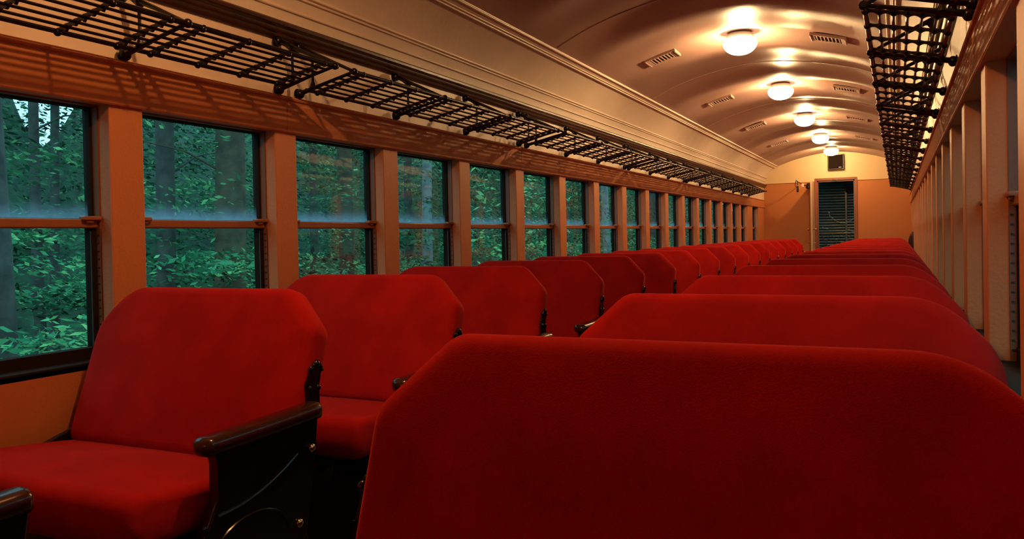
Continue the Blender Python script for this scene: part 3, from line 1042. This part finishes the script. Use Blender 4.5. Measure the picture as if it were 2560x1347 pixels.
gate = empty('folding_gate', (0, YE + 1.12, 0))
tag(gate, 'low steel folding gate at the foot of the end doorway', 'gate')
MB().tube([(-1.62, 0, EYE - 0.06), (-0.68, 0, EYE - 0.055)], 0.010, 8).build('top_rail', M_STEEL, gate)
for k in range(4):
    x = -1.55 + 0.22 * k
    MB().tube([(x, 0, EYE - 0.06), (x + 0.20, 0, EYE - 0.50)], 0.007, 6).build('lattice_bar', M_SHUT, gate)
    MB().tube([(x + 0.20, 0.016, EYE - 0.06), (x, 0.016, EYE - 0.50)], 0.007, 6).build('lattice_bar', M_SHUT, gate)
for x in (-1.60, -0.70):
    MB().tube([(x, 0, 0.0 - 0.05), (x, 0, EYE - 0.04)], 0.012, 8).build('gate_post', M_SHUT, gate)

spk = empty('wall_speaker', (-1.14, YE, EYE + 1.43))
tag(spk, 'square black loudspeaker on the end wall above the doorway', 'speaker')
MB().box(-0.155, 0.155, -0.10, 0.0, -0.16, 0.16).build('cabinet', M_IRON, spk, smooth=False, bevel=0.008)
MB().box(-0.140, 0.140, -0.112, -0.098, -0.145, 0.145).build('grille', M_SPK, spk, smooth=False, bevel=0.006)
MB().box(0.055, 0.105, -0.1145, -0.111, -0.120, -0.112).build('badge', M_WHITE, spk, smooth=False)

led = MB().box(-1.92, -1.66, -0.12, 0.0, -0.03, 0.0)
led.build(trim_name(), M_CREAM, smooth=False, bevel=0.004, loc=(0, YE, EYE - 0.43))
trim(bpy.data.objects['trim_%d' % TRIM[0]], 'short pale ledge low on the end wall left of the door')

# dark padded wing at the end of the right wall
hp = MB()
hp.rings([[(0.0 + 0.0, -0.08, -0.30), (0, 0.08, -0.30), (0, 0.06, 0.06), (0, 0.0, 0.10), (0, -0.06, 0.04)],
          [(-0.06, -0.08, -0.30), (-0.06, 0.08, -0.30), (-0.045, 0.05, 0.03), (-0.04, 0.0, 0.07), (-0.045, -0.05, 0.01)],
          [(-0.09, -0.05, -0.30), (-0.09, 0.05, -0.30), (-0.08, 0.03, -0.05), (-0.075, 0.0, -0.03), (-0.08, -0.03, -0.06)]])
tag(hp.build('padded_wing', M_MAROON, bevel=0.012, loc=(XR, 16.0, EYE - 0.14)), 'small dark maroon padded wing on the right wall behind the last bench', 'wall pad')

# ------------------------------------------------------------------ the forest outside
def terrain(name, f, x0, x1, y0, y1, nx, ny, m, label):
    vs = [(x0 + (x1 - x0) * i / nx, y0 + (y1 - y0) * j / ny, 0) for j in range(ny + 1) for i in range(nx + 1)]
    vs = [(x, y, f(x, y)) for x, y, _ in vs]
    n = nx + 1
    fs = [(j * n + i, j * n + i + 1, (j + 1) * n + i + 1, (j + 1) * n + i) for j in range(ny) for i in range(nx)]
    return tag(MB().add(vs, fs).build(name, m, angle=180), label, 'ground', kind='structure')
def land(x, y):
    d = abs(x - XC)
    z = -1.35 + 0.10 * math.sin(x * 0.9) * math.cos(y * 0.6)
    if d > 12:
        ratio = y / max(1.0, d)
        gap = math.exp(-((ratio - 0.70) / 0.08) ** 2)
        z += (d - 12) * (0.62 - 0.42 * gap * (x < 0)) * (0.85 + 0.15 * math.sin(y * 0.35 + x * 0.2))
    return z
terrain('ground', land, -60, 56, -50, 130, 70, 100, M_GROUND, 'wooded ground rising away from the railway')

def leaves(name, m, clusters, label, seed, cat='foliage'):
    """clusters: (x, y, z, rx, ry, rz, count, size, tone); one quad per leaf"""
    rs = np.random.RandomState(seed)
    V, T = [], []
    for cx, cy, cz, rx, ry, rz, n, size, tone in clusters:
        u = rs.normal(size=(n, 3)); u /= np.linalg.norm(u, axis=1)[:, None]
        u *= (rs.rand(n, 1) ** 0.4)
        c = np.array([cx, cy, cz]) + u * np.array([rx, ry, rz])
        # long axis mostly level, leaf plane tilted
        yaw = rs.normal(math.pi / 2, 0.7, n)
        pit = rs.normal(-0.15, 0.3, n)
        rol = rs.normal(0.0, 0.7, n)
        a = np.stack([np.cos(yaw) * np.cos(pit), np.sin(yaw) * np.cos(pit), np.sin(pit)], 1)
        b0 = np.stack([-np.sin(yaw), np.cos(yaw), np.zeros(n)], 1)
        nz = np.cross(a, b0)
        b = b0 * np.cos(rol)[:, None] + nz * np.sin(rol)[:, None]
        L = size * rs.uniform(0.6, 1.4, n)[:, None]
        Wd = L * rs.uniform(0.13, 0.24, n)[:, None]
        quad = np.stack([c - a * L * 0.5, c + b * Wd, c + a * L * 0.5, c - b * Wd], 1)
        V.append(quad.reshape(-1, 3))
        T.append(np.clip(np.repeat(rs.normal(tone, 0.16, n), 4), 0, 1))
    V = np.concatenate(V); T = np.concatenate(T).astype(np.float32)
    nq = len(V) // 4
    me = bpy.data.meshes.new(name)
    me.vertices.add(len(V)); me.vertices.foreach_set('co', V.astype(np.float32).ravel())
    me.loops.add(len(V)); me.loops.foreach_set('vertex_index', np.arange(len(V), dtype=np.int32))
    me.polygons.add(nq)
    me.polygons.foreach_set('loop_start', np.arange(nq, dtype=np.int32) * 4)
    me.update(calc_edges=True)
    at = me.attributes.new('leaf_tone', 'FLOAT', 'POINT')
    at.data.foreach_set('value', T)
    me.materials.append(m)
    me.validate()
    o = bpy.data.objects.new(name, me)
    COL.objects.link(o)
    return tag(o, label, cat, kind='stuff')

R = random.Random(11)
under, mid, far = [], [], []
for i in range(1500):                         # shrubs and ferns near the line
    x = -R.uniform(5.6, 12.0); y = R.uniform(1.0, 38)
    top = R.uniform(-0.2, 1.1) if R.random() < 0.8 else R.uniform(0.6, 2.0)
    under.append((x, y, -0.9 + R.random() * (top + 0.9), R.uniform(.3, .6), R.uniform(.5, 1.1), R.uniform(.10, .26), 85, R.uniform(.07, .11), R.uniform(.0, .8)))
for i in range(1900):                         # layered branches of the trees
    x = -R.uniform(6.5, 17); y = R.uniform(1.5, 52)
    z = R.uniform(0.4, 8.0)
    r = y / -x
    if abs(r - 0.70) < 0.05 and R.random() < 0.35: continue
    mid.append((x, y, z, R.uniform(.5, 1.0), R.uniform(.7, 1.6), R.uniform(.08, .3), 85, R.uniform(.08, .13), R.uniform(.0, .7)))
for i in range(1300):
    x = -R.uniform(15, 27); y = R.uniform(3, 75)
    r = y / -x
    if abs(r - 0.70) < 0.045 and R.random() < 0.5: continue
    far.append((x, y, R.uniform(-1.0, 9.5), R.uniform(.9, 1.8), R.uniform(1.2, 2.6), R.uniform(.3, .8), 90, R.uniform(.15, .26), R.uniform(.0, .5)))
for i in range(16):                           # brush in front of the thick trunk at the left
    x = -R.uniform(5.0, 5.9)
    under.append((x, -x * R.uniform(.56, .68), R.uniform(-.9, .75), .35, .4, .2, 70, R.uniform(.07, .11), R.uniform(.1, .6)))
leaves('undergrowth', M_FERN, under, 'dense green undergrowth beside the track outside the left windows', 3, 'undergrowth')
leaves('forest_foliage', M_LEAF, mid, 'layered green branches of the forest outside the left windows', 4)
leaves('distant_foliage', M_LEAF, far, 'dark distant foliage behind the nearer trees outside', 5)
right = []
for i in range(420):                          # woods on the other side, added to block the open sky there
    x = R.uniform(3.2, 14); y = R.uniform(2, 70)
    right.append((x, y, R.uniform(-1.0, 7.5), R.uniform(.6, 1.2), R.uniform(.8, 1.8), R.uniform(.2, .5), 70, R.uniform(.12, .2), R.uniform(.0, .4)))
leaves('lineside_foliage', M_LEAF, right, 'dark foliage added outside the right windows to block the sky', 6)
# the bright sapling by the fifth and sixth windows
sap = []
for i in range(40):
    x = -5.2 - R.random() * 1.6
    r = R.uniform(1.75, 2.5)
    sap.append((x, -x * r, R.uniform(0.2, 2.4), .3, .35, .2, 10, R.uniform(.10, .15), R.uniform(.7, 1.0)))
tag(leaves('sapling', M_FERN, sap, 'bright green leafy sapling close outside the fifth and sixth left windows', 9, 'sapling'), kind='thing')

def tree(ratio, dist, dia, m, label, lean=0.0, top=9.0, seed=1):
    q = random.Random(seed)
    x, y = -dist, dist * ratio
    zb = land(x, y) - 0.1
    root = empty('tree', (x, y, zb))
    tag(root, label, 'tree', 'trees outside the left windows')
    n = 12
    pts, rr = [], []
    for i in range(n + 1):
        u = i / n
        h = (top - zb) * u
        pts.append((0.05 * math.sin(u * 5 + seed), lean * (h + zb) + 0.06 * math.sin(u * 4 + seed * 2), h))
        rr.append(dia / 2 * (1.12 - 0.5 * u) * (1.25 if i == 0 else 1))
    MB().tube(pts, rr, 12).build('trunk', m, root, angle=80)
    br = MB()
    for k in range(6):
        u = q.uniform(0.4, 0.95)
        i = int(u * n)
        p = Vector(pts[i])
        a = q.uniform(0, 2 * math.pi); L = q.uniform(0.6, 1.8)
        e = p + Vector((math.cos(a) * L, math.sin(a) * L, q.uniform(0.0, 0.5) * L))
        mdl = (p + e) / 2 + Vector((0, 0, 0.1))
        br.tube([p, mdl, e], [min(0.02, rr[i] * 0.3), 0.014, 0.006], 6)
    br.build('branches', m, root, angle=80)
for k, (ra, di, dia, m, lab, lean) in enumerate([
        (0.610, 6.6, 0.34, M_BARK, 'thick grey tree trunk at the left picture edge outside the nearest window', 0.0),
        (0.683, 12.0, 0.16, M_BARK, 'slim dark trunk against the bright sky gap, left of a pair', 0.0),
        (0.700, 12.6, 0.15, M_BARK, 'slim dark trunk against the bright sky gap, right of a pair', 0.02),
        (0.770, 10.5, 0.22, M_BARKB, 'dim brown trunk at the right side of the nearest window', 0.0),
        (0.890, 9.0, 0.26, M_BARK, 'dark trunk in the left half of the second window', -0.01),
        (1.003, 8.2, 0.42, M_BARKB, 'broad brown trunk in the middle of the second window', 0.01),
        (1.052, 5.6, 0.13, M_BARKP, 'pale leaning trunk low at the right of the second window', 0.16),
        (1.330, 9.5, 0.30, M_BARKB, 'brown trunk in the right half of the third window', 0.02),
        (1.230, 13.0, 0.22, M_BARK, 'thin dark trunk deep in the third window', 0.0),
        (1.560, 12.0, 0.24, M_BARK, 'dark trunk left of the pale trunk in the fourth window', 0.0),
        (1.645, 9.0, 0.22, M_BARKP, 'straight pale trunk in the middle of the fourth window', 0.0),
        (2.150, 11.0, 0.34, M_BARK, 'dark trunk behind the bright leaves of the fifth window', 0.0),
        (2.480, 10.0, 0.36, M_BARK, 'dark trunk at the right of the sixth window', 0.0),
        (2.935, 8.0, 0.24, M_BARKP, 'pale trunk glimpsed through the eighth window', 0.0),
        (3.600, 8.5, 0.40, M_BARK, 'dark trunk glimpsed through the tenth window', 0.0)]):
    tree(ra, di, dia, m, lab, lean, seed=k + 1)
